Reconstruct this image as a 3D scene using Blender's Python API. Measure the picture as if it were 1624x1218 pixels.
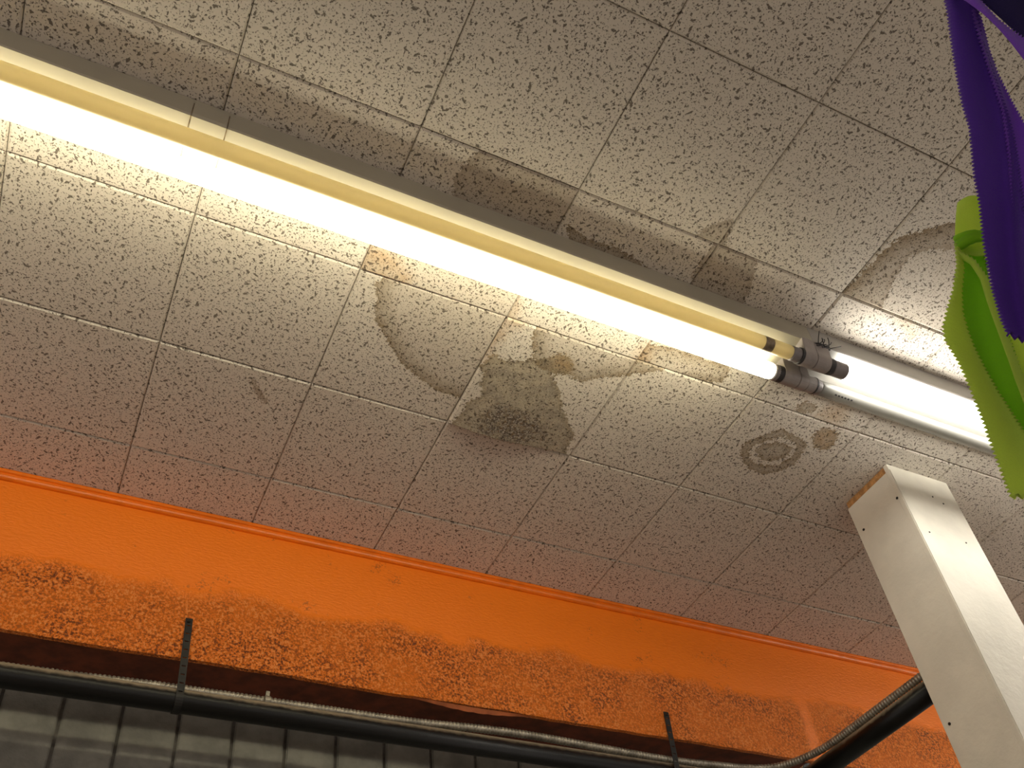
import bpy, bmesh, math, random
import numpy as np
from mathutils import Vector, Matrix

for o in list(bpy.data.objects):
    bpy.data.objects.remove(o, do_unlink=True)
scene = bpy.context.scene
COL = scene.collection
random.seed(4)

# ------------------------------------------------------------------ camera
Z0 = 3.0                                   # ceiling height in metres
FPX, CX, CY = 1539.633, 809.41, 747.07     # focal length and principal point in photo pixels
RV = np.array([0.776972604, -0.264224952, 0.384107539])
CAM = np.array([-0.0239233, -1.9309472, Z0 - 1.5460477])


def rodrigues(r):
    th = np.linalg.norm(r)
    k = r / th
    K = np.array([[0, -k[2], k[1]], [k[2], 0, -k[0]], [-k[1], k[0], 0]])
    return np.eye(3) + math.sin(th) * K + (1 - math.cos(th)) * K @ K


RM = rodrigues(RV)                         # rows: right, down, forward
cam_data = bpy.data.cameras.new('camera')
cam = bpy.data.objects.new('camera', cam_data)
COL.objects.link(cam)
mw = Matrix.Identity(4)
for r in range(3):
    mw[r][0] = RM[0][r]
    mw[r][1] = -RM[1][r]
    mw[r][2] = -RM[2][r]
    mw[r][3] = CAM[r]
cam.matrix_world = mw
cam_data.sensor_width = 36.0
cam_data.lens = FPX / 1624 * 36.0
cam_data.shift_x = (812 - CX) / 1624
cam_data.shift_y = (CY - 609) / 1624
cam_data.clip_start = 0.02
scene.camera = cam

# ------------------------------------------------------------------ light and exposure
TUBE_STRENGTH = 12.0
TUBE_COLOUR = (1.0, 0.92, 0.67)
world = bpy.data.worlds.new('shop_ambient')
scene.world = world
world.use_nodes = True
bg = world.node_tree.nodes['Background']
bg.inputs['Color'].default_value = (1.0, 0.88, 0.79, 1)
bg.inputs['Strength'].default_value = 0.50  # even ambient fill standing for light from the rest of the shop
vs = scene.view_settings
vs.view_transform = 'Standard'
vs.look = 'None'
vs.exposure = 0.55
vs.gamma = 1.0
vs.use_curve_mapping = False


# ------------------------------------------------------------------ pixel helpers (photo pixel -> ray -> known surface)
def ray(u, v):
    return RM.T @ np.array([(u - CX) / FPX, (v - CY) / FPX, 1.0])


def on_z(u, v, z):
    d = ray(u, v)
    return CAM + d * (z - CAM[2]) / d[2]


def on_y(u, v, y):
    d = ray(u, v)
    return CAM + d * (y - CAM[1]) / d[1]


def on_x(u, v, x):
    d = ray(u, v)
    return CAM + d * (x - CAM[0]) / d[0]


# ------------------------------------------------------------------ object helpers
def tag(o, label=None, cat=None, group=None, kind=None):
    if label: o['label'] = label
    if cat: o['category'] = cat
    if group: o['group'] = group
    if kind: o['kind'] = kind
    return o


def empty(name, loc):
    o = bpy.data.objects.new(name, None)
    o.empty_display_size = 0.05
    o.location = loc
    COL.objects.link(o)
    return o


def link_mesh(name, me, mat=None, parent=None, loc=None):
    o = bpy.data.objects.new(name, me)
    if mat is not None and len(me.materials) == 0:
        me.materials.append(mat)
    COL.objects.link(o)
    if loc is not None:
        o.location = loc
    if parent is not None:
        o.parent = parent
        bpy.context.view_layer.update() if False else None
        o.matrix_parent_inverse = Matrix.Translation(-parent_world(parent))
    return o


def parent_world(p):
    v = Vector(p.location)
    if p.parent is not None and p.matrix_parent_inverse == Matrix.Identity(4):
        v = v + parent_world(p.parent)
    return v


def from_bm(name, bm, mat=None, parent=None, smooth=False, loc=None):
    bmesh.ops.recalc_face_normals(bm, faces=bm.faces)
    me = bpy.data.meshes.new(name)
    bm.to_mesh(me)
    bm.free()
    if smooth:
        me.polygons.foreach_set('use_smooth', [True] * len(me.polygons))
    return link_mesh(name, me, mat, parent, loc)


def add_box(bm, x0, x1, y0, y1, z0, z1):
    vs_ = [bm.verts.new(c) for c in ((x0, y0, z0), (x1, y0, z0), (x1, y1, z0), (x0, y1, z0),
                                     (x0, y0, z1), (x1, y0, z1), (x1, y1, z1), (x0, y1, z1))]
    fs = []
    for f in ((0, 3, 2, 1), (4, 5, 6, 7), (0, 1, 5, 4), (1, 2, 6, 5), (2, 3, 7, 6), (3, 0, 4, 7)):
        fs.append(bm.faces.new([vs_[i] for i in f]))
    return vs_, fs


def box(name, x0, x1, y0, y1, z0, z1, mat, parent=None, bevel=0.0, seg=2):
    bm = bmesh.new()
    add_box(bm, x0, x1, y0, y1, z0, z1)
    if bevel:
        bmesh.ops.bevel(bm, geom=bm.edges[:], offset=bevel, segments=seg, affect='EDGES', profile=0.6)
    return from_bm(name, bm, mat, parent)


def sweep(bm, pts, rad, n=16, caps=True, up=Vector((0, 0, 1))):
    """Tube of radius rad (number or list) along the points."""
    pts = [Vector(p) for p in pts]
    m = len(pts)
    rads = rad if hasattr(rad, '__len__') else [rad] * m
    t0 = (pts[1] - pts[0]).normalized()
    ref = up if abs(t0.dot(up)) < 0.95 else Vector((1, 0, 0))
    a = t0.cross(ref).normalized()
    rings = []
    for i, p in enumerate(pts):
        if i == 0: t = pts[1] - pts[0]
        elif i == m - 1: t = pts[-1] - pts[-2]
        else: t = pts[i + 1] - pts[i - 1]
        t.normalize()
        a = (a - t * a.dot(t)).normalized()
        b = t.cross(a)
        rings.append([bm.verts.new(p + (a * math.cos(2 * math.pi * k / n) + b * math.sin(2 * math.pi * k / n)) * rads[i])
                      for k in range(n)])
    for i in range(m - 1):
        for k in range(n):
            bm.faces.new((rings[i][k], rings[i][(k + 1) % n], rings[i + 1][(k + 1) % n], rings[i + 1][k]))
    if caps:
        bm.faces.new(rings[0][::-1])
        bm.faces.new(rings[-1])
    return rings


def extrude_profile(bm, prof, x0, x1):
    """closed (y, z) profile extruded along x"""
    a = [bm.verts.new((x0, y, z)) for y, z in prof]
    b = [bm.verts.new((x1, y, z)) for y, z in prof]
    n = len(prof)
    for i in range(n):
        bm.faces.new((a[i], a[(i + 1) % n], b[(i + 1) % n], b[i]))
    bm.faces.new(a[::-1])
    bm.faces.new(b)


# ------------------------------------------------------------------ materials
class NT:
    def __init__(self, name):
        self.m = bpy.data.materials.new(name)
        self.m.use_nodes = True
        self.t = self.m.node_tree
        self.b = self.t.nodes['Principled BSDF']
        self.out = self.t.nodes['Material Output']

    def n(self, typ, **kw):
        nd = self.t.nodes.new(typ)
        for k, v in kw.items():
            setattr(nd, k, v)
        return nd

    def link(self, a, b):
        self.t.links.new(a, b)

    def put(self, sock, v):
        if isinstance(v, bpy.types.NodeSocket):
            self.link(v, sock)
        else:
            if hasattr(sock.default_value, '__len__') and len(sock.default_value) == 4 and len(v) == 3:
                v = (*v, 1)
            sock.default_value = v

    def math(self, op, a, b=None, c=None, clamp=False):
        nd = self.n('ShaderNodeMath', operation=op, use_clamp=clamp)
        self.put(nd.inputs[0], a)
        if b is not None: self.put(nd.inputs[1], b)
        if c is not None: self.put(nd.inputs[2], c)
        return nd.outputs[0]

    def vmath(self, op, a, b=None):
        nd = self.n('ShaderNodeVectorMath', operation=op)
        self.put(nd.inputs[0], a)
        if b is not None: self.put(nd.inputs[1], b)
        return nd.outputs['Vector']

    def ramp(self, v, lo, hi, a=0.0, b=1.0, smooth=True):
        nd = self.n('ShaderNodeMapRange', interpolation_type='SMOOTHSTEP' if smooth else 'LINEAR')
        self.put(nd.inputs['Value'], v)
        nd.inputs['From Min'].default_value = lo
        nd.inputs['From Max'].default_value = hi
        nd.inputs['To Min'].default_value = a
        nd.inputs['To Max'].default_value = b
        return nd.outputs['Result']

    def noise(self, vec, scale, detail=2.0, rough=0.5, color=False):
        nd = self.n('ShaderNodeTexNoise')
        self.put(nd.inputs['Vector'], vec)
        nd.inputs['Scale'].default_value = scale
        nd.inputs['Detail'].default_value = detail
        nd.inputs['Roughness'].default_value = rough
        return nd.outputs['Color' if color else 'Fac']

    def mix(self, f, a, b, mode='MIX'):
        nd = self.n('ShaderNodeMix', data_type='RGBA', blend_type=mode)
        self.put(nd.inputs[0], f)
        self.put(nd.inputs[6], a)
        self.put(nd.inputs[7], b)
        return nd.outputs[2]

    def pos(self):
        return self.n('ShaderNodeNewGeometry').outputs['Position']

    def sep(self, v):
        nd = self.n('ShaderNodeSeparateXYZ')
        self.put(nd.inputs[0], v)
        return nd.outputs

    def attr(self, name):
        nd = self.n('ShaderNodeAttribute', attribute_name=name)
        return nd.outputs['Fac']

    def bump(self, h, dist, strength=1.0):
        nd = self.n('ShaderNodeBump')
        self.put(nd.inputs['Height'], h)
        nd.inputs['Distance'].default_value = dist
        nd.inputs['Strength'].default_value = strength
        self.link(nd.outputs['Normal'], self.b.inputs['Normal'])

    def color(self, c): self.put(self.b.inputs['Base Color'], c)

    def rough(self, r): self.put(self.b.inputs['Roughness'], r)


def tile_material():
    N = NT('fissured_tile')
    p3 = N.pos()
    p = N.vmath('MULTIPLY', p3, (1, 1, 0))
    wob = N.vmath('SUBTRACT', N.noise(p, 260, 2, 0.6, True), (0.5, 0.5, 0.5))
    wob = N.vmath('MULTIPLY', wob, (0.0075, 0.0075, 0))
    pd = N.vmath('ADD', p, wob)

    def fissure(scale, lmin, lmax, wmin, wmax, offset, gone):
        q = N.vmath('ADD', pd, (offset, offset * 0.7, 0))
        v = N.n('ShaderNodeTexVoronoi', voronoi_dimensions='2D', feature='F1')
        N.put(v.inputs['Vector'], q)
        v.inputs['Scale'].default_value = scale
        loc = N.vmath('SUBTRACT', q, v.outputs['Position'])
        loc = N.vmath('MULTIPLY', loc, (1, 1, 0))
        sc = N.n('ShaderNodeSeparateColor')
        N.link(v.outputs['Color'], sc.inputs[0])
        rot = N.n('ShaderNodeVectorRotate', rotation_type='Z_AXIS')
        N.put(rot.inputs['Vector'], loc)
        N.put(rot.inputs['Angle'], N.math('MULTIPLY', sc.outputs[0], 3.1416))
        s = N.sep(rot.outputs['Vector'])
        g = N.math('POWER', sc.outputs[1], 3.0)
        L = N.math('MULTIPLY_ADD', g, lmax - lmin, lmin)
        W = N.math('MULTIPLY_ADD', sc.outputs[2], wmax - wmin, wmin)
        a = N.math('POWER', N.math('DIVIDE', s[0], L), 2.0)
        b = N.math('POWER', N.math('DIVIDE', s[1], W), 2.0)
        shape = N.ramp(N.math('SQRT', N.math('ADD', a, b)), 0.75, 1.15, 1.0, 0.0)
        return N.math('MULTIPLY', shape, N.math('GREATER_THAN', sc.outputs[2], gone))

    f1 = fissure(76, 0.0011, 0.0066, 0.0008, 0.0021, 0.0, 0.22)
    f2 = fissure(120, 0.0006, 0.0030, 0.0005, 0.0013, 3.37, 0.35)
    f3 = fissure(215, 0.0004, 0.0012, 0.0004, 0.0011, 7.91, 0.18)
    holes = N.math('MAXIMUM', N.math('MAXIMUM', f1, f2), N.math('MULTIPLY', f3, 0.85))

    base = N.mix(N.noise(p, 3.0, 3), (0.63, 0.57, 0.485), (0.71, 0.65, 0.565))
    base = N.mix(N.math('MULTIPLY', N.noise(p, 260, 2), 0.35), base, (0.50, 0.46, 0.40))

    def sd(name):
        return N.math('MULTIPLY_ADD', N.attr(name), 0.1, -0.05)

    rag = N.math('MULTIPLY_ADD', N.noise(p, 120, 3, 0.7), 0.040, -0.020)
    blot = N.noise(p, 34, 4, 0.6)
    fine = N.noise(p, 330, 3, 0.7)
    # pale water mark with a dark tide line
    a = N.math('ADD', sd('tide_mark'), rag)
    ain = N.ramp(a, -0.0008, 0.0014)
    ring = N.ramp(a, 0.0, 0.050, 1.0, 0.0)
    line = N.ramp(a, 0.0, 0.008, 1.0, 0.0)
    fa = N.math('MULTIPLY', ain, N.math('ADD', N.math('MULTIPLY_ADD', ring, 0.40, 0.22), N.math('MULTIPLY', line, 0.25)))
    fa = N.math('MULTIPLY', fa, N.math('MULTIPLY_ADD', blot, 0.7, 0.65))
    c = N.mix(fa, base, (0.21, 0.145, 0.07))
    # soaked brown patch
    b = N.math('ADD', sd('soaked'), rag)
    bin_ = N.ramp(b, -0.0008, 0.0016)
    bring = N.ramp(b, 0.0, 0.018, 1.0, 0.0)
    fb = N.math('MULTIPLY', bin_, N.math('MULTIPLY_ADD', bring, 0.18, 0.62))
    soak = N.mix(N.ramp(blot, 0.35, 0.65), (0.15, 0.112, 0.058), (0.36, 0.285, 0.175))
    soak = N.mix(N.ramp(N.noise(p, 200, 3, 0.7), 0.52, 0.68), soak, (0.42, 0.36, 0.26))
    c = N.mix(fb, c, soak)
    # old damp patch, flat brown
    dm = N.math('ADD', sd('damp'), rag)
    fd = N.math('MULTIPLY', N.ramp(dm, -0.0008, 0.0016), N.math('MULTIPLY_ADD', N.ramp(dm, 0.0, 0.02, 1.0, 0.0), 0.16, 0.40))
    c = N.mix(N.math('MULTIPLY', fd, N.math('MULTIPLY_ADD', blot, 0.6, 0.7)), c, (0.20, 0.135, 0.07))
    # orange rust bleed
    o = N.math('ADD', sd('rust_bleed'), rag)
    fo = N.math('MULTIPLY', N.ramp(o, -0.012, 0.024), N.math('MULTIPLY_ADD', blot, 0.7, 0.05))
    c = N.mix(fo, c, (0.37, 0.20, 0.055))
    # mould growth
    m = N.math('ADD', N.attr('mould'), N.math('MULTIPLY_ADD', N.noise(p, 55, 4, 0.75), 2.2, -1.1))
    fm = N.ramp(m, 0.38, 0.75, 0.0, 0.8)
    speck = N.mix(N.ramp(N.noise(p, 210, 3, 0.7), 0.47, 0.58), (0.07, 0.05, 0.042), (0.44, 0.39, 0.33))
    speck = N.mix(N.ramp(N.noise(p, 120, 2), 0.55, 0.65), speck, (0.13, 0.065, 0.022))
    speck = N.mix(N.ramp(N.noise(p, 48, 3, 0.6), 0.50, 0.62, 0.0, 0.75), speck, (0.33, 0.27, 0.19))
    c = N.mix(fm, c, speck)
    # fissures stay visible over everything
    c = N.mix(N.math('MULTIPLY', holes, 0.80), c, (0.070, 0.050, 0.034))
    N.color(c)
    N.rough(0.92)
    N.b.inputs['Specular IOR Level'].default_value = 0.2
    crust = N.math('MULTIPLY', bin_, N.math('MULTIPLY_ADD', N.noise(p, 130, 4, 0.75), 2.6, -1.3))
    h = N.math('SUBTRACT', N.math('ADD', N.math('MULTIPLY', fine, 0.10), crust), holes)
    N.bump(h, 0.0019, 1.0)
    return N.m


def simple(name, col, rough=0.5, metal=0.0, spec=0.5, var=0.12, scale=25.0, bump=0.0, bscale=200.0):
    N = NT(name)
    p = N.pos()
    f = N.noise(p, scale, 3, 0.6)
    dark = tuple(x * (1 - 2 * var) for x in col)
    lite = tuple(min(1, x * (1 + var)) for x in col)
    N.color(N.mix(N.ramp(f, 0.3, 0.7), dark, lite))
    N.rough(rough)
    N.b.inputs['Metallic'].default_value = metal
    N.b.inputs['Specular IOR Level'].default_value = spec
    if bump:
        N.bump(N.noise(p, bscale, 3, 0.6), bump, 1.0)
    return N.m


def orange_material():
    N = NT('orange_wall_paint')
    p = N.pos()
    s = N.sep(p)
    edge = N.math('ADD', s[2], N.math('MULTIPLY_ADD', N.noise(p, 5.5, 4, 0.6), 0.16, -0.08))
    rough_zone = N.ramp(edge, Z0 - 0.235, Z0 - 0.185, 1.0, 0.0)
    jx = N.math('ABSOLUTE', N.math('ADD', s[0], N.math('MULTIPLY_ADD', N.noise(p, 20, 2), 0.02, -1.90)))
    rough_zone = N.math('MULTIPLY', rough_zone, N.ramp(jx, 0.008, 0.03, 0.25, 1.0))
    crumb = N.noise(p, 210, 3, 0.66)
    patches = N.ramp(N.noise(p, 7, 3, 0.6), 0.36, 0.66)
    grit = N.noise(N.vmath('MULTIPLY', p, (0.35, 1, 1)), 190, 4, 0.6)
    base = N.mix(N.noise(p, 4, 2), (0.84, 0.185, 0.002), (0.88, 0.205, 0.003))
    pits = N.ramp(crumb, 0.38, 0.54, 1.0, 0.0)
    dark = N.math('MULTIPLY', N.math('MULTIPLY', rough_zone, pits), N.math('MULTIPLY_ADD', patches, 0.70, 0.28))
    c = N.mix(dark, base, (0.12, 0.022, 0.006))
    c = N.mix(N.math('MULTIPLY', rough_zone, N.ramp(crumb, 0.52, 0.64, 0.0, 0.7)), c, (0.95, 0.42, 0.14))  # tube glints on the crumbs, painted in as paler flecks
    # grime scuffs drifting above the rough band
    scuff = N.math('MULTIPLY', N.ramp(N.noise(p, 11, 3, 0.7), 0.60, 0.70), N.ramp(crumb, 0.40, 0.50, 1.0, 0.0))
    c = N.mix(N.math('MULTIPLY', scuff, 0.55), c, (0.16, 0.035, 0.006))
    N.color(c)
    N.rough(N.math('MULTIPLY_ADD', rough_zone, -0.17, 0.45))
    h = N.math('ADD', N.math('MULTIPLY', rough_zone, N.math('MULTIPLY', crumb, 2.2)), N.math('MULTIPLY', grit, 0.40))
    N.bump(h, 0.0042, 0.9)
    return N.m


def emissive(name, col, strength):
    N = NT(name)
    N.color((0.9, 0.9, 0.88))
    N.put(N.b.inputs['Emission Color'], col)
    N.b.inputs['Emission Strength'].default_value = strength
    return N.m


def pipe_material():
    N = NT('black_pipe_paint')
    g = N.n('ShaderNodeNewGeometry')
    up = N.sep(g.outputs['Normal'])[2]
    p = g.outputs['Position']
    dust_and_highlight = N.math('MULTIPLY', N.ramp(N.math('ADD', up, N.math('MULTIPLY_ADD', N.noise(p, 60, 3), 0.4, -0.2)), 0.12, 0.62),
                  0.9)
    N.color(N.mix(dust_and_highlight, (0.004, 0.004, 0.004), (0.34, 0.285, 0.20)))  # tan top: some dust, plus the lamp's highlight painted into the colour
    N.rough(0.36)
    N.b.inputs['Specular IOR Level'].default_value = 0.3
    N.bump(N.noise(p, 260, 2), 0.0004, 0.6)
    return N.m


def fabric(name, col, trans_col, trans=0.35, sheen=0.4):
    N = NT(name)
    tc = N.n('ShaderNodeTexCoord').outputs['Object']
    f = N.noise(tc, 900, 2, 0.6)
    big = N.noise(tc, 30, 2)
    c = N.mix(N.math('MULTIPLY', f, 0.5), col, tuple(x * 0.62 for x in col))
    c = N.mix(N.math('MULTIPLY', big, 0.35), c, tuple(min(1, x * 1.25) for x in col))
    N.color(c)
    N.rough(0.8)
    N.b.inputs['Sheen Weight'].default_value = sheen
    N.b.inputs['Specular IOR Level'].default_value = 0.25
    N.bump(f, 0.0006, 0.7)
    tr = N.n('ShaderNodeBsdfTranslucent')
    tr.inputs['Color'].default_value = (*trans_col, 1)
    mx = N.n('ShaderNodeMixShader')
    mx.inputs[0].default_value = trans
    N.link(N.b.outputs[0], mx.inputs[1])
    N.link(tr.outputs[0], mx.inputs[2])
    N.link(mx.outputs[0], N.out.inputs['Surface'])
    return N.m


def dead_tube(name, col):
    """phosphor coated glass: scatters some of the neighbouring tube's light through"""
    N = NT(name)
    N.color(col)
    N.rough(0.25)
    tr = N.n('ShaderNodeBsdfTranslucent')
    tr.inputs['Color'].default_value = (*col, 1)
    mx = N.n('ShaderNodeMixShader')
    mx.inputs[0].default_value = 0.5
    N.link(N.b.outputs[0], mx.inputs[1])
    N.link(tr.outputs[0], mx.inputs[2])
    N.link(mx.outputs[0], N.out.inputs['Surface'])
    return N.m


M = {
    'tile': tile_material(),
    'board': simple('backing_board', (0.10, 0.075, 0.05), 0.9),
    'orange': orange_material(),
    'orange_trim': simple('orange_trim_paint', (0.82, 0.18, 0.005), 0.32, var=0.06, bump=0.0006, bscale=90),
    'peel': simple('torn_board_edge', (0.42, 0.11, 0.03), 0.7, var=0.15),
    'soffit': simple('brown_soffit_board', (0.16, 0.035, 0.012), 0.7, var=0.2),
    'block': simple('grey_block_paint', (0.23, 0.225, 0.19), 0.6, var=0.14, scale=14, bump=0.0012, bscale=170),
    'mortar': simple('mortar', (0.15, 0.14, 0.12), 0.9, var=0.2, bump=0.002, bscale=120),
    'floor': simple('floor_vinyl', (0.52, 0.47, 0.40), 0.6, scale=3),
    'housing': simple('aged_cream_enamel', (0.36, 0.33, 0.255), 0.42, var=0.03, scale=8),
    'housing_white': simple('white_enamel', (0.34, 0.325, 0.295), 0.42, var=0.03, scale=8),
    'socket': simple('grey_socket_plastic', (0.30, 0.265, 0.25), 0.5, var=0.08),
    'black': simple('black_plastic', (0.02, 0.018, 0.02), 0.5),
    'cap': simple('tube_end_metal', (0.22, 0.20, 0.20), 0.42, metal=0.35),
    'tube_on': emissive('lit_tube_glass', TUBE_COLOUR, TUBE_STRENGTH),
    'tube_on_cool': emissive('lit_tube_glass_cooler', (1.0, 0.96, 0.86), TUBE_STRENGTH * 1.4),
    'tube_off': dead_tube('unlit_tube_glass', (0.68, 0.60, 0.39)),
    'tube_off_grey': dead_tube('unlit_grey_tube_glass', (0.31, 0.30, 0.275)),
    'burnt': simple('burnt_glass', (0.20, 0.15, 0.09), 0.3, var=0.3, scale=60),
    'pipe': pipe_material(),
    'conduit': simple('galvanised_flex', (0.36, 0.33, 0.27), 0.40, metal=0.6, var=0.2, scale=40),
    'strap': simple('black_strap_metal', (0.016, 0.015, 0.014), 0.5, metal=0.3, var=0.25),
    'post': simple('cream_post_paint', (0.74, 0.70, 0.60), 0.48, var=0.04, scale=9, bump=0.0008, bscale=60),
    'wood': simple('raw_wood', (0.50, 0.26, 0.09), 0.7, var=0.2, scale=70),
    'screw': simple('dark_screw', (0.02, 0.017, 0.015), 0.5, metal=0.5),
    'purple': fabric('purple_felt', (0.085, 0.022, 0.31), (0.17, 0.04, 0.55), 0.26, 0.12),
    'violet': fabric('violet_felt', (0.19, 0.05, 0.50), (0.30, 0.10, 0.75), 0.30, 0.25),
    'navy': fabric('dark_purple_felt', (0.012, 0.006, 0.060), (0.02, 0.02, 0.20), 0.10, 0.0),
    'lime': fabric('lime_felt', (0.60, 0.74, 0.12), (0.66, 0.84, 0.12), 0.52, 0.2),
    'green': fabric('bright_green_felt', (0.27, 0.58, 0.015), (0.32, 0.72, 0.02), 0.40, 0.1),
    'cord': simple('white_cord', (0.62, 0.60, 0.58), 0.8),
}

# ------------------------------------------------------------------ the setting
T = 0.3048
YW = -0.131               # face of the orange bulkhead
ZB = Z0 - 0.39            # its lower edge
YB = 0.065                # face of the grey block wall below and behind it
X0, X1 = -3.0, 6.0

# floor
box('floor', X0, X1, -7.0, 0.4, -0.1, 0.0, M['floor'])
tag(bpy.data.objects['floor'], 'plain shop floor far below the tiled ceiling', 'floor', kind='structure')

# ceiling: backing board and every tile
ceiling = tag(empty('ceiling', (0, 0, Z0)), 'stained white fissured tile ceiling of square bevelled tiles', 'ceiling',
              kind='structure')
box('backing_board', X0, X1, -7.0, 0.4, Z0 + 0.0125, Z0 + 0.04, M['board'], ceiling)

GAP, BEV, THK = 0.0005, 0.0034, 0.0122


def tile_grid(x0, x1, y0, y1, nx, ny):
    """local coordinates: bevelled tile whose lower face is a grid at z = 0"""
    xs = np.linspace(x0 + GAP + BEV, x1 - GAP - BEV, nx + 1)
    ys = np.linspace(y0 + GAP + BEV, y1 - GAP - BEV, ny + 1)
    verts = [(x, y, 0.0) for y in ys for x in xs]
    faces = []
    W = nx + 1
    for j in range(ny):
        for i in range(nx):
            faces.append((j * W + i, (j + 1) * W + i, (j + 1) * W + i + 1, j * W + i + 1))
    loop = [i for i in range(W)] + [j * W + nx for j in range(1, ny + 1)] + \
           [ny * W + i for i in range(nx - 1, -1, -1)] + [j * W for j in range(ny - 1, 0, -1)]
    cx, cy = (x0 + x1) / 2, (y0 + y1) / 2
    n0 = len(verts)
    for k, v in enumerate(loop):
        x, y, z = verts[v]
        dx = -BEV if abs(x - xs[0]) < 1e-7 else (BEV if abs(x - xs[-1]) < 1e-7 else 0)
        dy = -BEV if abs(y - ys[0]) < 1e-7 else (BEV if abs(y - ys[-1]) < 1e-7 else 0)
        verts.append((x + dx, y + dy, BEV))
    n1 = len(verts)
    for k in range(len(loop)):
        x, y, z = verts[n0 + k]
        verts.append((x, y, THK))
    L = len(loop)
    for k in range(L):
        k2 = (k + 1) % L
        faces.append((loop[k], loop[k2], n0 + k2, n0 + k))
        faces.append((n0 + k, n0 + k2, n1 + k2, n1 + k))
    return verts, faces


def tile_mesh(name, x0, x1, y0, y1, nx=1, ny=1):
    v, f = tile_grid(x0, x1, y0, y1, nx, ny)
    me = bpy.data.meshes.new(name)
    me.from_pydata(v, [], f)
    me.materials.append(M['tile'])
    me.update()
    return me


def seg_dist(P, poly):
    """signed distance of points P (n,2) to a closed polygon, positive inside"""
    poly = np.asarray(poly)
    a = poly
    b = np.roll(poly, -1, axis=0)
    d = np.full(len(P), 1e9)
    inside = np.zeros(len(P), bool)
    for p, q in zip(a, b):
        e = q - p
        w = P - p
        t = np.clip((w @ e) / max(e @ e, 1e-12), 0, 1)
        d = np.minimum(d, np.linalg.norm(w - t[:, None] * e, axis=1))
        c = ((p[1] > P[:, 1]) != (q[1] > P[:, 1]))
        with np.errstate(divide='ignore', invalid='ignore'):
            xi = (q[0] - p[0]) * (P[:, 1] - p[1]) / (q[1] - p[1]) + p[0]
        inside ^= c & (P[:, 0] < xi)
    return np.where(inside, d, -d)


def ceil_poly(px):
    return [on_z(u, v, Z0)[:2] for u, v in px]


def crop(pts, x, y, s):
    return [(x + a / s, y + b / s) for a, b in pts]


# every water stain: (tile column, tile row) -> list of (attribute, pixel outline traced from the photo, may run past the tile)
A, B, C_, D = 'tide_mark', 'soaked', 'rust_bleed', 'damp'
stains = {}


def stain(tile, kind, pts, hole=False):
    stains.setdefault(tile, []).append((kind, ceil_poly(pts), hole))


stain((1, 2), A, crop([(175, 285), (110, 330), (130, 430), (110, 540), (130, 620), (180, 700), (225, 790), (265, 850),
                       (330, 940), (440, 1030), (520, 1090), (600, 1130), (690, 1155), (740, 1175), (900, 1250), (1500, 500),
                       (1150, 300), (300, -100)], 570, 380, 4.686))
s3 = lambda pts: crop(pts, 680, 480, 4.871)
stain((2, 2), B, s3([(20, 1100), (60, 1000), (165, 930), (230, 850), (310, 740), (410, 710), (395, 600), (430, 550), (380, 500),
                     (500, 380), (560, 430), (720, 440), (800, 430), (900, 420), (1010, 380), (1100, 430), (1130, 520),
                     (1060, 545), (960, 548), (1010, 680), (1030, 790), (1090, 940), (1130, 1020), (1080, 1090),
                     (1060, 1190), (900, 1400), (200, 1300)]))
stain((2, 2), C_, s3([(380, 500), (500, 400), (560, 320), (650, 215), (760, 190), (800, 130), (600, 60), (480, 200), (300, 450)]))
stain((2, 2), A, s3([(800, 440), (800, 220), (900, 100), (1700, 300), (1600, 560), (1364, 570), (1230, 600), (1180, 612),
                     (1120, 575), (1060, 552), (960, 548), (860, 500)]))
stain((2, 2), C_, s3([(960, 400), (1060, 380), (1130, 470), (1120, 540), (1000, 520), (930, 480)]))
stain((3, 2), A, [(990, 560), (1060, 578), (1054, 587), (1030, 591), (1005, 592), (985, 600)])
stain((1, 3), C_, [(570, 380), (612, 385), (640, 410), (660, 440), (640, 470), (540, 460)])
stain((1, 3), A, [(520, 340), (760, 400), (860, 420), (860, 540), (540, 470)])
stain((2, 3), C_, crop([(1340, 470), (1370, 410), (1430, 370), (1430, 440), (1400, 520)], 500, 400, 2.7067))
stain((2, 3), C_, [(820, 470), (832, 478), (826, 500), (800, 520), (795, 505)])
stain((3, 3), A, [(1000, 540), (1060, 550), (1110, 565), (1158, 582), (1156, 594), (1146, 605), (1124, 608), (1095, 604),
                  (1060, 620), (990, 600)])
stain((3, 3), C_, [(1005, 540), (1040, 545), (1035, 580), (1000, 580)])
s6 = lambda pts: crop(pts, 1024, 400, 2.7067)
stain((4, 2), A, s6([(405, 850), (425, 815), (470, 798), (530, 775), (585, 758), (640, 785), (672, 800), (692, 830), (660, 880),
                     (640, 910), (560, 945), (520, 952), (480, 945), (440, 930), (415, 895)]))
stain((4, 2), A, s6([(445, 852), (475, 826), (530, 806), (585, 792), (630, 810), (650, 835), (625, 880), (560, 912),
                     (490, 912), (450, 890)]), hole=True)
stain((4, 2), A, s6([(468, 852), (500, 825), (560, 812), (605, 822), (632, 842), (600, 880), (550, 896), (490, 890)]))
stain((4, 2), A, s6([(712, 800), (730, 770), (770, 752), (812, 765), (825, 790), (800, 835), (760, 852), (722, 838)]))
stain((4, 2), C_, s6([(712, 800), (730, 770), (770, 752), (812, 765), (825, 790), (800, 835), (760, 852), (722, 838)]))
stain((4, 3), A, s6([(638, 662), (680, 640), (725, 650), (738, 668), (715, 690), (660, 685)]))
stain((4, 3), C_, s6([(715, 705), (745, 670), (795, 640), (840, 648), (885, 640), (880, 700), (850, 745), (780, 740)]))
s2 = lambda pts: crop(pts, 500, 0, 2.7067)
stain((1, 3), D, s2([(585, 850), (598, 760), (650, 690), (700, 650), (760, 600), (1300, 800), (1100, 1100), (700, 980)]))
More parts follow.
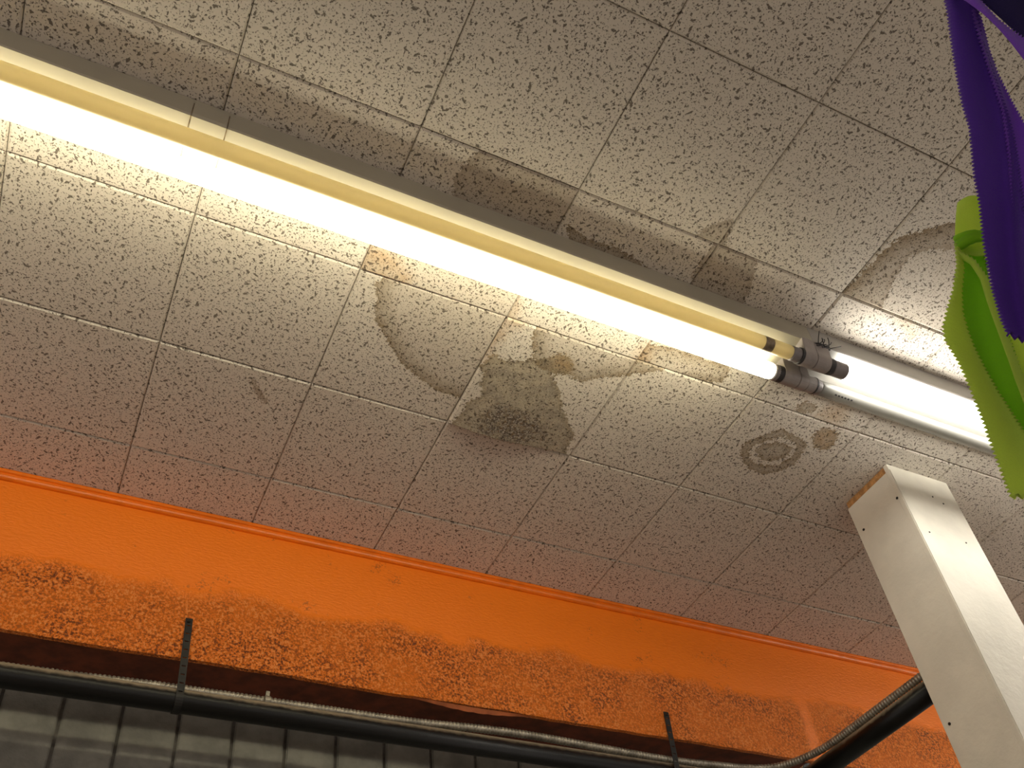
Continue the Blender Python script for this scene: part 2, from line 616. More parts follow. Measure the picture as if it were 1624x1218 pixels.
stain((2, 3), A, s2([(1080, 960), (1180, 1030), (1300, 1060), (1400, 1130), (1500, 1250), (1100, 1200)]))
stain((2, 4), D, [(1102, 374), (1116, 362), (1136, 354), (1150, 350), (1165, 345), (1175, 420), (1120, 410)])
stain((2, 3), D, [(1096, 440), (1110, 415), (1135, 380), (1200, 400), (1190, 500), (1110, 470)])
stain((3, 3), D, [(1090, 380), (1140, 375), (1200, 400), (1200, 415), (1196, 440), (1186, 470), (1170, 500), (1080, 480)])
stain((3, 4), D, [(1140, 352), (1156, 350), (1159, 366), (1152, 384), (1168, 410), (1130, 400)])
stain((4, 4), D, [(1320, 480), (1352, 450), (1402, 398), (1416, 384), (1436, 372), (1468, 364), (1500, 354), (1540, 350),
                  (1560, 400), (1480, 395), (1445, 405), (1420, 440), (1395, 500)])
stain((4, 4), A, [(1320, 470), (1350, 450), (1400, 398), (1416, 384), (1436, 372), (1468, 364), (1500, 354), (1540, 350),
                  (1600, 520), (1500, 600)])
stain((4, 3), C_, [(1415, 505), (1440, 505), (1460, 530), (1440, 545)])
stain((0, 1), D, [(394, 604), (402, 601), (412, 615), (425, 634), (421, 642), (410, 632)])

MOULD = (on_z(680 + 640 / 4.871, 480 + 930 / 4.871, Z0)[:2], on_z(680 + 740 / 4.871, 480 + 980 / 4.871, Z0)[:2])


def sag(i, j, u, v):
    """how far the soaked tiles droop, u along x, v from the lamp side (0) to the wall side (1)"""
    if (i, j) == (2, 2):
        return -0.0015 - 0.015 * (v ** 2) * math.exp(-((u - 0.36) / 0.34) ** 2) - 0.0035 * (1 - v) ** 3 * 0
    if (i, j) == (1, 3):
        return -0.0022 * (v ** 3) * (1 - u)
    if (i, j) == (2, 3):
        return -0.0022 * v ** 3 * min(1, u * 1.4)
    if (i, j) == (4, 3):
        return -0.0020 * v ** 3 * math.exp(-((u - 0.8) / 0.25) ** 2)
    return 0.0


plain = tile_mesh('ceiling_tile', 0, T, 0, T)
cut = tile_mesh('ceiling_tile_cut', 0, T, 0, T + YW + 0.002)
rnd = random.Random(11)
for j in range(0, 9):                      # row j spans y = -(j+1)T .. -jT
    for i in range(-4, 13):
        if j >= 7 and (i < 0 or i > 8):
            continue
        x, y = i * T, -(j + 1) * T
        dz = rnd.uniform(-0.0007, 0.0007)
        key = (i, j)
        if key in stains:
            y1 = T if j else T + YW
            me = tile_mesh('ceiling_tile_stained', 0, T, 0, y1, 64, 64)
            co = np.empty(len(me.vertices) * 3)
            me.vertices.foreach_get('co', co)
            co = co.reshape(-1, 3)
            P = co[:, :2] + np.array([x, y])
            for name in (A, B, C_, D):
                best = np.full(len(P), -0.05)
                for k, poly, hole in stains[key]:
                    if k == name:
                        d = seg_dist(P, poly)
                        best = np.minimum(best, -d) if hole else np.maximum(best, d)
                at = me.attributes.new(name, 'FLOAT', 'POINT')
                at.data.foreach_set('value', np.clip((best + 0.05) / 0.1, 0, 1).astype(np.float32))
            if key == (2, 2):
                c0 = np.array(MOULD[0])
                r = np.sqrt(((P[:, 0] - c0[0]) / 0.085) ** 2 + ((P[:, 1] - c0[1]) / 0.050) ** 2)
                at = me.attributes.new('mould', 'FLOAT', 'POINT')
                at.data.foreach_set('value', np.clip(1.25 - r * 0.75, 0, 1).astype(np.float32))
            low = co[:, 2] < THK - 1e-5
            for q in np.nonzero(low)[0]:
                co[q, 2] += sag(i, j, co[q, 0] / T, co[q, 1] / T)
            me.vertices.foreach_set('co', co.ravel())
            me.update()
        else:
            me = plain if j else cut
        o = bpy.data.objects.new('ceiling_tile', me)
        COL.objects.link(o)
        o.parent = ceiling
        o.location = (x, y, dz)

# orange bulkhead
wall = tag(empty('wall_back', (0, YW, ZB)), 'orange painted bulkhead with rough speckled lower half under the ceiling', 'wall',
           kind='structure')
bm = bmesh.new()
NXS = 180
zs = [ZB, Z0 - 0.001]
rw = random.Random(3)
# front sheet, its lower lip slightly ragged
lip = [ZB + 0.0012 * math.sin(k * 0.37) + rw.uniform(-0.0012, 0.0012) for k in range(NXS + 1)]
fr = []
for k in range(NXS + 1):
    x = -1.5 + 6.0 * k / NXS
    fr.append([bm.verts.new((x, YW, lip[k])), bm.verts.new((x, YW, Z0 - 0.0005)), bm.verts.new((x, YW + 0.012, lip[k])),
               bm.verts.new((x, YW + 0.012, Z0 - 0.0005))])
for k in range(NXS):
    a, b = fr[k], fr[k + 1]
    bm.faces.new((a[0], b[0], b[1], a[1]))
    bm.faces.new((a[2], a[3], b[3], b[2]))
    bm.faces.new((a[0], a[2], b[2], b[0]))
    bm.faces.new((a[1], b[1], b[3], a[3]))
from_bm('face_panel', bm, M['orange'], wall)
box('underside_board', -1.5, 4.5, YW + 0.0125, YB + 0.03, ZB + 0.004, ZB + 0.02, M['soffit'], wall)
# loosened sliver along the lower lip
bm = bmesh.new()
pa, pb = on_y(655, 1106, YW)[0], on_y(845, 1143, YW)[0]
strip = []
for k in range(25):
    f = k / 24
    d = math.sin(math.pi * f) ** 1.3
    x = pa + (pb - pa) * f
    jag = 0.002 * math.sin(k * 2.1)
    strip.append((bm.verts.new((x, YW + 0.004 - 0.003 * d, ZB - 0.0045 * d + 0.001)),
                  bm.verts.new((x, YW + 0.008, ZB - 0.011 * d - abs(jag) * d - 0.0005))))
for k in range(24):
    bm.faces.new((strip[k][0], strip[k + 1][0], strip[k + 1][1], strip[k][1]))
o = from_bm('peeling_strip', bm, M['peel'], wall)
sm = o.modifiers.new('thickness', 'SOLIDIFY')
sm.thickness = 0.0012

# bead moulding between bulkhead and tiles
bm = bmesh.new()
prof = [(YW - 0.0002, Z0 - 0.0004), (YW - 0.013, Z0 - 0.0004), (YW - 0.0145, Z0 - 0.003), (YW - 0.0145, Z0 - 0.006),
        (YW - 0.0125, Z0 - 0.0085), (YW - 0.0085, Z0 - 0.010), (YW - 0.0080, Z0 - 0.0125), (YW - 0.0105, Z0 - 0.0140),
        (YW - 0.0115, Z0 - 0.0175), (YW - 0.0095, Z0 - 0.0215), (YW - 0.0055, Z0 - 0.024), (YW - 0.0002, Z0 - 0.0245)]
extrude_profile(bm, prof, -1.5, 4.5)
o = from_bm('trim_1', bm, M['orange_trim'])
tag(o, 'slim orange bead moulding along the top of the orange bulkhead', 'trim', kind='structure')

# grey block wall
bw = tag(empty('wall_rear', (0, YB, 0)), 'grey painted upright block wall below and behind the orange bulkhead', 'wall',
         kind='structure')
box('mortar_bed', -1.5, 4.5, YB + 0.004, 0.3, 0.0, ZB + 0.0035, M['mortar'], bw)
bm = bmesh.new()
BWID, BH = 0.1183, 0.30
add_box(bm, 0.0035, BWID - 0.0035, -0.004, 0.01, 0.003, BH - 0.003)
bmesh.ops.bevel(bm, geom=[e for e in bm.edges if all(v.co.y < 0 for v in e.verts)], offset=0.003, segments=2, affect='EDGES')
bmesh.ops.recalc_face_normals(bm, faces=bm.faces)
bme = bpy.data.meshes.new('block')
bm.to_mesh(bme)
bm.free()
bme.materials.append(M['block'])
rb = random.Random(8)
for c in range(3):
    for k in range(-6, 26):
        o = bpy.data.objects.new('block', bme)
        COL.objects.link(o)
        o.parent = bw
        o.location = (0.001 + k * BWID, rb.uniform(-0.0008, 0.0008), ZB + 0.0035 - BH * (c + 1))


# ------------------------------------------------------------------ fluorescent strip lights
HY0, HY1, HZ = -1.122, -1.030, Z0 - 0.050      # housing sides and lower face
TZ = Z0 - 0.085                                # tube centre height
YUP, YLOW = -1.101, -1.046                     # tube on the far side / tube on the wall side


def strip_light(x0, x1, mat, label):
    root = empty('strip_light', ((x0 + x1) / 2, (HY0 + HY1) / 2, Z0 - 0.0003))
    tag(root, label, 'light fixture', 'strip lights in the continuous row')
    bm = bmesh.new()
    ym = (HY0 + HY1) / 2
    prof = [(HY0, Z0 - 0.0003), (HY0, HZ + 0.003), (HY0 + 0.002, HZ), (ym - 0.013, HZ - 0.0035), (ym, HZ - 0.006),
            (ym + 0.013, HZ - 0.0035), (HY1 - 0.002, HZ), (HY1, HZ + 0.003), (HY1, Z0 - 0.0003)]
    extrude_profile(bm, prof, x0, x1)
    from_bm('housing', bm, mat, root)
    return root


def tube(root, y, xa, xb, rad, mat, capmat, dark_left=False, cap=0.018, mark=False, burn=False):
    bm = bmesh.new()
    r2 = rad * 0.9
    pts = [(xa, y, TZ), (xa + 0.004, y, TZ), (xa + 0.008, y, TZ), (xb - 0.008, y, TZ), (xb - 0.004, y, TZ), (xb, y, TZ)]
    sweep(bm, pts, [r2, rad * 0.97, rad, rad, rad * 0.97, r2], 28)
    t = from_bm('glass_tube', bm, mat, root, smooth=True)
    for (a, b) in ((xa - cap, xa), (xb, xb + cap)):
        bm = bmesh.new()
        rr = rad * 1.02
        lo, hi = a, b
        sweep(bm, [(lo, y, TZ), (lo + 0.002, y, TZ), (hi - 0.001, y, TZ), (hi, y, TZ)], [rr * 0.9, rr, rr, rr * 0.98], 28)
        c = from_bm('end_cap', bm, capmat, t, smooth=False)
    return t


def socket(root, y, xa, xb, collar_a=None, collar_b=None):
    """saddle shaped lamp holder between the housing and the tube line"""
    R = 0.0185
    prof = []
    for k in range(15):
        a = math.pi + math.pi * k / 14
        prof.append((y + R * math.cos(a), TZ + 0.001 + R * math.sin(a)))
    prof += [(y + R, TZ + 0.010), (y + R + 0.004, HZ + 0.002), (y - R - 0.004, HZ + 0.002), (y - R, TZ + 0.010)]
    bm = bmesh.new()
    extrude_profile(bm, prof, xa, xb)
    bmesh.ops.bevel(bm, geom=[e for e in bm.edges if abs(e.verts[0].co.x - e.verts[1].co.x) < 1e-6], offset=0.0012, segments=1,
                    affect='EDGES')
    s = from_bm('lamp_holder', bm, M['socket'], root)
    for col in (collar_a, collar_b):
        if col:
            bm = bmesh.new()
            sweep(bm, [(col[0], y, TZ), (col[1], y, TZ)], 0.0175, 24)
            from_bm('collar', bm, M[col[2]], s)
    return s


f1 = strip_light(-1.252, 1.203, M['housing'], 'cream strip light with amber unlit tube beside its glowing tube, above the orange wall')
t = tube(f1, YLOW, -1.215, 1.140, 0.0172, M['tube_on'], M['cap'], cap=0.012)
t = tube(f1, YUP, -1.215, 1.146, 0.0150, M['tube_off'], M['cap'], cap=0.022)
# burnt band near the dead tube's end
bm = bmesh.new()
sweep(bm, [(1.075, YUP, TZ), (1.078, YUP, TZ), (1.094, YUP, TZ), (1.097, YUP, TZ)], [0.01502, 0.0152, 0.0152, 0.01502], 28, caps=False)
from_bm('burnt_band', bm, M['burnt'], t, smooth=True)
socket(f1, YLOW, 1.163, 1.203, (1.150, 1.163, 'black'))
socket(f1, YUP, 1.172, 1.203, (1.166, 1.172, 'black'))
socket(f1, YLOW, -1.252, -1.231)
socket(f1, YUP, -1.252, -1.237)
# cover plate over the middle of the housing, lapped at both ends
bm = bmesh.new()
ym = (HY0 + HY1) / 2
e = 0.0022
prof = [(HY0 - e, Z0 - 0.012), (HY0 - e, HZ + 0.003), (HY0 + 0.002 - e * 0.5, HZ - e), (ym - 0.013, HZ - 0.0035 - e), (ym, HZ - 0.006 - e),
        (ym + 0.013, HZ - 0.0035 - e), (HY1 - 0.002 + e * 0.5, HZ - e), (HY1 + e, HZ + 0.003), (HY1 + e, Z0 - 0.012)]
extrude_profile(bm, prof, -0.044, 0.010)
from_bm('cover_plate', bm, M['housing'], f1)
for xs_ in (-0.0452, 0.0112):              # dark strip for the shade in the gap at either plate end
    bm = bmesh.new()
    g = 0.0005
    prof = [(HY0 - g, Z0 - 0.012), (HY0 - g, HZ + 0.003), (HY0 + 0.002 - g * 0.5, HZ - g), (ym - 0.013, HZ - 0.0035 - g), (ym, HZ - 0.006 - g),
            (ym + 0.013, HZ - 0.0035 - g), (HY1 - 0.002 + g * 0.5, HZ - g), (HY1 + g, HZ + 0.003), (HY1 + g, Z0 - 0.012)]
    extrude_profile(bm, prof, xs_ - 0.0008, xs_ + 0.0008)
    from_bm('seam_shade', bm, M['burnt'], f1)

f2 = strip_light(1.2035, 2.430, M['housing_white'], 'white strip light with glowing tube and grey dead tube, running behind the lime streamer')
t = tube(f2, YUP, 1.286, 2.380, 0.0165, M['tube_on_cool'], M['cap'], cap=0.034)
t = tube(f2, YLOW, 1.262, 2.395, 0.0158, M['tube_off_grey'], M['cap'], cap=0.012)
for k in range(6):                          # worn etching on the dead tube's glass
    bm = bmesh.new()
    xk = 1.297 + k * 0.0085
    a0 = math.radians(-118)
    vsx = []
    for xx in (xk, xk + 0.0055):
        for aa in (a0, a0 + 0.22):
            vsx.append(bm.verts.new((xx, YLOW + 0.01586 * math.cos(aa), TZ + 0.01586 * math.sin(aa))))
    bm.faces.new((vsx[0], vsx[1], vsx[3], vsx[2]))
    from_bm('etched_mark', bm, M['black'], t)
socket(f2, YLOW, 1.204, 1.226, None, (1.226, 1.247, 'socket'))
socket(f2, YUP, 1.204, 1.240, None, (1.240, 1.251, 'black'))
bm = bmesh.new()
sweep(bm, [(1.2465, YLOW, TZ), (1.2495, YLOW, TZ)], 0.0182, 24)
from_bm('rubber_ring', bm, M['black'], f2)
socket(f2, YLOW, 2.408, 2.430)
socket(f2, YUP, 2.415, 2.430)

# unseen eight-foot unit added past the streamers to brighten the right-hand side
f3 = strip_light(2.4305, 4.87, M['housing_white'], 'added unseen strip light with two glowing tubes, continuing the row past the boxed post')
tube(f3, YUP, 2.470, 4.83, 0.0165, M['tube_on_cool'], M['cap'], cap=0.014)
tube(f3, YLOW, 2.470, 4.83, 0.0165, M['tube_on_cool'], M['cap'], cap=0.014)
for y_ in (YUP, YLOW):
    socket(f3, y_, 2.4310, 2.4550)
    socket(f3, y_, 4.8455, 4.87)

# tuft of wire ends sticking out at the joint of the two fixtures
rt = random.Random(21)
bm = bmesh.new()
for k in range(9):
    st = Vector((1.206 + rt.uniform(0, 0.045), HY0 - 0.001, HZ - 0.001 + rt.uniform(-0.004, 0.006)))
    pts = [st + Vector((0, 0.004, -0.003))]
    d = Vector((rt.uniform(-1, 1.2), -0.6, rt.uniform(-0.7, 0.4))).normalized()
    for q in range(6):
        pts.append(pts[-1] + d * 0.0042)
        d = (d + Vector((rt.uniform(-.7, .7), rt.uniform(-.45, .15), rt.uniform(-.7, .6)))).normalized()
    sweep(bm, pts, 0.0009, 6)
sweep(bm, [(1.214, HY0 - 0.001, HZ - 0.002), (1.209, HY0 - 0.012, HZ + 0.006), (1.205, HY0 - 0.022, HZ + 0.012)], 0.0010, 6)
sweep(bm, [(1.2055, HY0 + 0.001, HZ - 0.002), (1.212, HY0 - 0.004, HZ - 0.004), (1.225, HY0 - 0.003, HZ - 0.003),
           (1.246, HY0 + 0.002, HZ - 0.004)], 0.0019, 8)
from_bm('wire_ends', bm, M['black'], f2)

# ------------------------------------------------------------------ pipework below the bulkhead
PY, PZ, PR = YW + 0.020, Z0 - 0.477, 0.0245
PX = 1.772                                  # where the branch leaves towards the post
pipe = tag(empty('water_pipe', (0.8, PY, PZ)), 'black painted pipe slung below the orange bulkhead, turning out to the post', 'pipe')
bm = bmesh.new()
sweep(bm, [(-1.45, PY, PZ), (PX - 0.075, PY, PZ)], PR, 28)
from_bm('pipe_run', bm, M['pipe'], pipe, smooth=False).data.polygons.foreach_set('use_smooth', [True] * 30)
bm = bmesh.new()
arc = [(PX - 0.05 + 0.05 * math.sin(a), PY - 0.05 + 0.05 * math.cos(a), PZ) for a in [math.pi / 2 * k / 10 for k in range(11)]]
sweep(bm, [(PX - 0.078, PY, PZ)] + [(PX - 0.062, PY, PZ)] + arc + [(PX, PY - 0.062, PZ), (PX, PY - 0.078, PZ)], 0.030, 28)
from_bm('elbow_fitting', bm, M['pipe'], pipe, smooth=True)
for q in (0, 1):
    bm = bmesh.new()
    if q == 0: sweep(bm, [(PX - 0.090, PY, PZ), (PX - 0.074, PY, PZ)], 0.034, 28)
    else: sweep(bm, [(PX, PY - 0.090, PZ), (PX, PY - 0.074, PZ)], 0.034, 28)
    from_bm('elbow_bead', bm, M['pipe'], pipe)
bm = bmesh.new()
sweep(bm, [(PX, PY - 0.075, PZ), (PX, -0.700, PZ)], 0.0265, 28)
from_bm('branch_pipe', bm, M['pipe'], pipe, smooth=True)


def conduit(path, r, pitch):
    """ridged flexible conduit along a polyline, resampled at half pitch"""
    pts = [Vector(p) for p in path]
    # smooth with catmull-rom
    dense = []
    for i in range(len(pts) - 1):
        p0 = pts[max(i - 1, 0)]; p1 = pts[i]; p2 = pts[i + 1]; p3 = pts[min(i + 2, len(pts) - 1)]
        for k in range(40):
            u = k / 40
            dense.append(0.5 * ((2 * p1) + (p2 - p0) * u + (2 * p0 - 5 * p1 + 4 * p2 - p3) * u * u + (3 * p1 - p0 - 3 * p2 + p3) * u ** 3))
    dense.append(pts[-1])
    out, rads, acc, step = [dense[0]], [r], 0.0, pitch / 4
    need = step
    for a, b in zip(dense, dense[1:]):
        L = (b - a).length
        while acc + L >= need:
            out.append(a + (b - a) * ((need - acc) / L))
            need += step
        acc += L
    for k in range(1, len(out)):
        rads.append(r * (1.0, 0.95, 0.74, 0.95)[k % 4])
    bm = bmesh.new()
    sweep(bm, out, rads, 14)
    return bm


CT = PZ + PR + 0.0100
cpath = [(-1.40, PY + 0.020, CT - 0.006), (-0.4, PY + 0.020, CT - 0.006), (-0.05, PY + 0.018, CT - 0.004), (0.15, PY + 0.014, CT + 0.001),
         (0.4, PY + 0.011, CT + 0.002), (0.7, PY + 0.009, CT + 0.004), (0.88, PY + 0.007, CT + 0.012), (1.02, PY + 0.007, CT + 0.015),
         (1.2, PY + 0.008, CT + 0.011), (1.40, PY + 0.008, CT + 0.007), (1.55, PY + 0.004, CT + 0.010), (1.66, PY + 0.002, CT + 0.016),
         (1.722, PY - 0.035, CT + 0.012), (1.748, PY - 0.11, CT + 0.004), (1.7545, PY - 0.2, CT - 0.0028), (1.7545, PY - 0.4, CT - 0.0028),
         (1.7545, -0.699, CT - 0.0028)]
cd = from_bm('flexible_conduit', conduit(cpath, 0.0100, 0.0088), M['conduit'], None, smooth=True)
tag(cd, 'ridged grey metal flexible conduit lying along the top of the black pipe', 'conduit')
cx = on_y(425, 1105, PY)[0]
bm = bmesh.new()
sweep(bm, [(cx - 0.006, PY + 0.006, CT), (cx + 0.006, PY + 0.006, CT)], 0.0108, 18)
add_box(bm, cx - 0.004, cx + 0.004, PY + 0.003, PY + 0.009, CT + 0.008, CT + 0.022)
from_bm('conduit_clip', bm, M['conduit'], cd)


def hanger(x, ztop, lean, label, wid=0.0150):
    """perforated band screwed to the bulkhead, hooked under the pipe"""
    path = []
    n = 26
    yf = YW - 0.0035
    zp = PZ
    for k in range(n):
        path.append((PY - 0.0268, ztop + (zp - ztop) * k / (n - 1)))
    for k in range(1, 13):
        a = math.pi + math.radians(150) * k / 12
        path.append((PY + 0.0268 * math.cos(a), PZ + 0.0268 * math.sin(a)))
    bm = bmesh.new()
    cols = (-wid / 2, -wid * 0.28, wid * 0.28, wid / 2)
    # refine the straight run so that slots are 2.5 mm tall
    fine = []
    zz = ztop
    k = 0
    while zz > zp:
        fine.append((yf + (PY - 0.0268 - yf) * (ztop - zz) / (ztop - zp), zz, k % 2 == 1 and zz < ztop - 0.012))
        zz -= 0.017 if k % 2 == 0 else 0.0030
        k += 1
    fine += [(y, z, False) for y, z in path[n - 1:]]
    rows = []
    for (y, z, s) in fine:
        sh = lean * (ztop - z)
        rows.append([bm.verts.new((x + c + sh, y, z)) for c in cols])
    for r_ in range(len(rows) - 1):
        for c in range(3):
            if c == 1 and fine[r_][2]:
                continue
            bm.faces.new((rows[r_][c], rows[r_][c + 1], rows[r_ + 1][c + 1], rows[r_ + 1][c]))
    o = from_bm('hanger_strap', bm, M['strap'])
    md = o.modifiers.new('thickness', 'SOLIDIFY')
    md.thickness = 0.0016
    md.offset = -1
    tag(o, label, 'strap', 'perforated pipe hanger straps')
    bm = bmesh.new()
    sweep(bm, [(x, yf - 0.0045, ztop - 0.008), (x, yf - 0.002, ztop - 0.008), (x, YW + 0.002, ztop - 0.008)], [0.003, 0.0042, 0.003], 12)
    from_bm('strap_screw', bm, M['screw'], o)
    return o


s1 = on_y(300, 982, YW)
hanger(s1[0], s1[2], 0.03, 'slotted black hanger strap beside the conduit clip, on the long straight pipe')
s2_ = on_y(1055, 1130, YW)
hanger(s2_[0], s2_[2], -0.04, 'slotted black hanger strap nearer to the pipe elbow and boxed post')

# ------------------------------------------------------------------ boxed post
QX0, QX1, QY0, QY1 = 1.659, 1.858, -0.856, -0.703
post = tag(empty('boxed_post', ((QX0 + QX1) / 2, (QY0 + QY1) / 2, 0.0)), 'cream painted boxed post rising to the tiled ceiling', 'post')
BT = 0.012
box('side_board', QX0, QX0 + BT, QY0 + BT, QY1, 0.0, Z0 - 0.021, M['post'], post, 0.0010)
box('front_board', QX0 - 0.0005, QX1, QY0, QY0 + BT, 0.0, Z0 - 0.0012, M['post'], post, 0.0012)
box('side_board', QX1 - BT, QX1, QY0 + BT, QY1, 0.0, Z0 - 0.0012, M['post'], post, 0.0010)
box('rear_board', QX0 + BT, QX1 - BT, QY1 - BT, QY1, 0.0, Z0 - 0.0012, M['post'], post, 0.0010)
box('bare_wood_block', QX0 + 0.0025, QX1 - BT, QY0 + BT, QY1 - 0.0015, Z0 - 0.10, Z0 - 0.0012, M['wood'], post)
# thinner sheet laid over the front, stopping short of the top and the far edge
box('front_sheet', QX0 + 0.001, QX1 - 0.019, QY0 - 0.0022, QY0 - 0.0001, 0.0, Z0 - 0.020, M['post'], post, 0.0006)
for (u, v) in ((1423, 790), (1370, 840), (1506, 1148)):
    p = on_x(u, v, QX0)
    bm = bmesh.new()
    sweep(bm, [(QX0 - 0.0012, p[1], p[2]), (QX0 + 0.003, p[1], p[2])], 0.0034, 12)
    from_bm('screw', bm, M['screw'], post)
for (u, v) in ((1495, 800), (1478, 789), (1531, 862), (1473, 845)):
    p = on_y(u, v, QY0)
    bm = bmesh.new()
    sweep(bm, [(p[0], QY0 - 0.0032, p[2]), (p[0], QY0 + 0.001, p[2])], 0.0022, 10)
    from_bm('screw', bm, M['screw'], post)

# ------------------------------------------------------------------ felt streamers hanging close by
LEAN = Vector((0.159, -0.222, 0.962)).normalized()      # the tails hang a little off plumb


class Sheet:
    """plane that a streamer hangs in: through a point at the given distance on the ray of pixel (u, v)"""
    def __init__(self, u, v, dist):
        d = ray(u, v)
        d = d / np.linalg.norm(d)
        self.p = CAM + d * dist
        n = -d - np.array(LEAN) * float(np.dot(-d, LEAN))
        self.n = n / np.linalg.norm(n)

    def at(self, u, v, off=0.0):
        d = ray(u, v)
        t = ((self.p + self.n * off - CAM) @ self.n) / (d @ self.n)
        return Vector(CAM + d * t)


def poly_at(poly, f):
    """point at fraction f of a pixel polyline by arc length"""
    P = [np.array(p, float) for p in poly]
    L = [np.linalg.norm(b - a) for a, b in zip(P, P[1:])]
    s = f * sum(L)
    for a, b, l in zip(P, P[1:], L):
        if s <= l or b is P[-1]:
            return a + (b - a) * min(1.0, s / max(l, 1e-9))
        s -= l


def streamer(name, sheet, left, right, mat, parent, bulge=0.004, off=0.0, teeth=(True, True), waves=1.5, phase=0.0, end_teeth=False,
             tooth=0.0042, across=12):
    """cloth strip between two pixel edge lines lying in the sheet, with pinked (zigzag) edges"""
    la = [sheet.at(*poly_at(left, k / 60), off) for k in range(61)]
    length = sum((b - a).length for a, b in zip(la, la[1:]))
    n = max(12, int(length / (tooth * 0.5)))
    bm = bmesh.new()
    rows = []
    N_ = Vector(sheet.n)
    for i in range(n + 1):
        f = i / n
        a = sheet.at(*poly_at(left, f), off)
        b = sheet.at(*poly_at(right, f), off)
        w = b - a
        if w.length < 1e-5:
            w = Vector((1e-4, 0, 0))
        e = w.normalized() * (tooth * 0.30)
        if teeth[0]: a = a + e * (1 if i % 2 else -1)
        if teeth[1]: b = b + e * (1 if i % 2 else -1)
        row = []
        for k in range(across + 1):
            s = k / across
            z = bulge * (math.sin(math.pi * s * waves + phase + 2.2 * f) + 0.4 * math.sin(5.0 * f + phase * 2 + s * 2))
            p = a.lerp(b, s) + N_ * z
            if end_teeth and i == n:
                p = p + LEAN * (tooth * 0.5 * (1 if k % 2 else -1))
            row.append(bm.verts.new(p))
        rows.append(row)
    for i in range(n):
        for k in range(across):
            bm.faces.new((rows[i][k], rows[i][k + 1], rows[i + 1][k + 1], rows[i + 1][k]))
    o = from_bm(name, bm, mat, parent, smooth=True)
    md = o.modifiers.new('thickness', 'SOLIDIFY')
    md.thickness = 0.0012
    md.offset = 0
    return o


SP = Sheet(1550, 200, 0.80)
SB = Sheet(1550, 200, 0.815)
SG = Sheet(1550, 480, 0.83)
# cord the streamers are knotted on, fixed to the ceiling
knot = SP.at(1530, -60, -0.012)
hook = Vector((knot.x + 0.10, knot.y + 0.02, Z0 - 0.001))
green_knot = SG.at(1562, 398, -0.010)
bm = bmesh.new()
sweep(bm, [hook, knot.lerp(hook, 0.5) + Vector((0.004, 0, 0)), knot, knot.lerp(green_knot, 0.5) + Vector(SP.n.tolist()) * -0.018, green_knot,
           green_knot - LEAN * 0.02], 0.0012, 8)
cord = from_bm('hanging_cord', bm, M['cord'])
tag(cord, 'thin white cord hanging from the ceiling behind the purple and lime streamers', 'cord')

pur = tag(empty('fabric_streamer', SP.at(1540, -30)), 'dark purple felt streamer with zigzag cut edges, looped over its cord', 'streamer',
          'knotted felt streamers')
streamer('tail', SP, [(1494, -60), (1498, 0), (1505, 30), (1512, 80), (1520, 130), (1530, 180), (1541, 215), (1548, 290), (1556, 330),
                      (1562, 390), (1575, 460), (1590, 510), (1600, 533)],
         [(1545, -60), (1548, 0), (1553, 45), (1566, 85), (1580, 125), (1594, 165), (1605, 205), (1613, 255), (1620, 310), (1628, 370),
          (1640, 440), (1656, 500), (1668, 530)], M['purple'], pur, bulge=0.0065, waves=1.4, phase=0.4, end_teeth=True)
streamer('tail', SB, [(1540, 20), (1552, 60), (1570, 120), (1590, 180), (1600, 250), (1606, 330), (1615, 420), (1630, 520)],
         [(1553, 20), (1566, 72), (1582, 112), (1602, 152), (1626, 196), (1650, 260), (1680, 350), (1710, 450)],
         M['violet'], pur, bulge=0.003, waves=1.0, phase=1.0)
streamer('loop_band', SP, [(1500, -12), (1535, 8), (1560, 28), (1585, 52), (1605, 74), (1640, 118), (1680, 170)],
         [(1512, -30), (1552, -4), (1580, 25), (1605, 42), (1640, 64), (1680, 90), (1720, 130)],
         M['violet'], pur, bulge=0.003, off=0.012, waves=1.0, phase=0.2, teeth=(False, True))
streamer('loop_inner', SB, [(1512, -52), (1530, -14), (1548, 4), (1575, 30), (1605, 58), (1650, 100), (1690, 160), (1705, 172)],
         [(1520, -62), (1545, -85), (1580, -100), (1630, -100), (1690, -70), (1730, 0), (1735, 80), (1722, 150)],
         M['navy'], pur, bulge=0.007, off=0.004, waves=2.0, phase=0.0, teeth=(False, False))
bm = bmesh.new()
c0, c1 = SP.at(1488, -48, 0.006), SP.at(1552, -58, 0.006)
for k in range(3):
    pts = []
    for q in range(9):
        f = q / 8
        pts.append(c0.lerp(c1, f) - LEAN * (0.005 * k - 0.005 + 0.003 * math.sin(3 * f + k)) + Vector(SP.n.tolist()) * (0.005 * math.sin(math.pi * f)))
    sweep(bm, pts, [0.0024 + 0.0022 * math.sin(math.pi * (q + 0.5) / 9) for q in range(9)], 10)
from_bm('knot', bm, M['purple'], pur, smooth=True)

grn = tag(empty('fabric_streamer', SG.at(1540, 360)), 'lime green felt streamer with zigzag cut edges, knotted below a short stub',
          'streamer', 'knotted felt streamers')
streamer('stub', SG, [(1519, 322), (1517, 350), (1515, 380), (1520, 402)], [(1557, 313), (1559, 350), (1561, 380), (1562, 402)],
         M['lime'], grn, bulge=0.003, waves=1.0, phase=0.0, teeth=(False, True), tooth=0.0034)
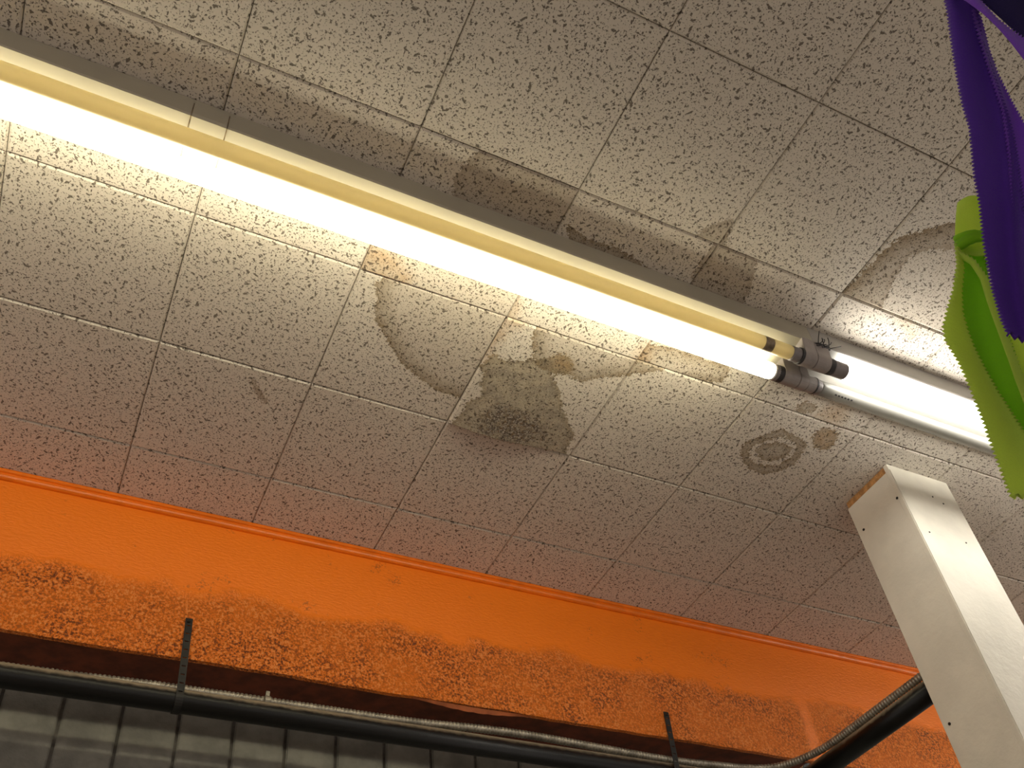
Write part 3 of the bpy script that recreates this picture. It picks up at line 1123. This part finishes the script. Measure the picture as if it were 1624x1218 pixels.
# gathered knot
bm = bmesh.new()
c0, c1 = SG.at(1516, 384, 0.006), SG.at(1566, 376, 0.006)
rk = random.Random(5)
for k in range(3):
    pts = []
    for q in range(9):
        s = q / 8
        pts.append(c0.lerp(c1, s) - LEAN * (0.0045 * k - 0.004 + 0.003 * math.sin(3 * s + k)) + Vector(SG.n.tolist()) * (0.004 * math.sin(math.pi * s)))
    sweep(bm, pts, [0.0020 + 0.0016 * math.sin(math.pi * min(1, (q + .5) / 9)) + rk.uniform(0, 0.0006) for q in range(9)], 10)
from_bm('knot', bm, M['green'], grn, smooth=True)
streamer('tail', SG, [(1522, 395), (1524, 430), (1522, 480), (1530, 520), (1548, 580), (1572, 640), (1600, 700), (1630, 760)],
         [(1562, 400), (1566, 430), (1574, 462), (1588, 505), (1603, 548), (1620, 600), (1650, 660), (1680, 720)],
         M['green'], grn, bulge=0.004, off=-0.006, waves=1.2, phase=2.0)
streamer('tail', SG, [(1516, 392), (1519, 425), (1513, 465), (1504, 495), (1497, 525), (1501, 546), (1522, 580), (1540, 620), (1556, 662),
                      (1571, 702), (1586, 742), (1600, 780), (1606, 790)],
         [(1524, 398), (1528, 425), (1524, 460), (1526, 492), (1534, 520), (1544, 545), (1562, 580), (1582, 615), (1604, 650),
          (1630, 690), (1655, 730), (1672, 765), (1680, 776)],
         M['lime'], grn, bulge=0.0035, off=0.004, waves=1.1, phase=0.3, end_teeth=True)
streamer('tail', SG, [(1520, 408), (1540, 420), (1556, 445), (1566, 480), (1580, 520), (1596, 565), (1612, 610), (1640, 680), (1670, 750)],
         [(1518, 398), (1545, 412), (1566, 440), (1578, 475), (1592, 512), (1608, 555), (1626, 600), (1655, 668), (1690, 740)],
         M['lime'], grn, bulge=0.002, off=0.006, waves=1.0, phase=0.0, teeth=(False, True))
streamer('tail', SG, [(1560, 402), (1580, 460), (1598, 536), (1606, 570), (1618, 620), (1632, 680)], [(1568, 400), (1625, 440), (1672, 520), (1690, 560), (1700, 610), (1710, 660)],
         M['lime'], grn, bulge=0.003, off=-0.008, waves=1.0, phase=0.5)
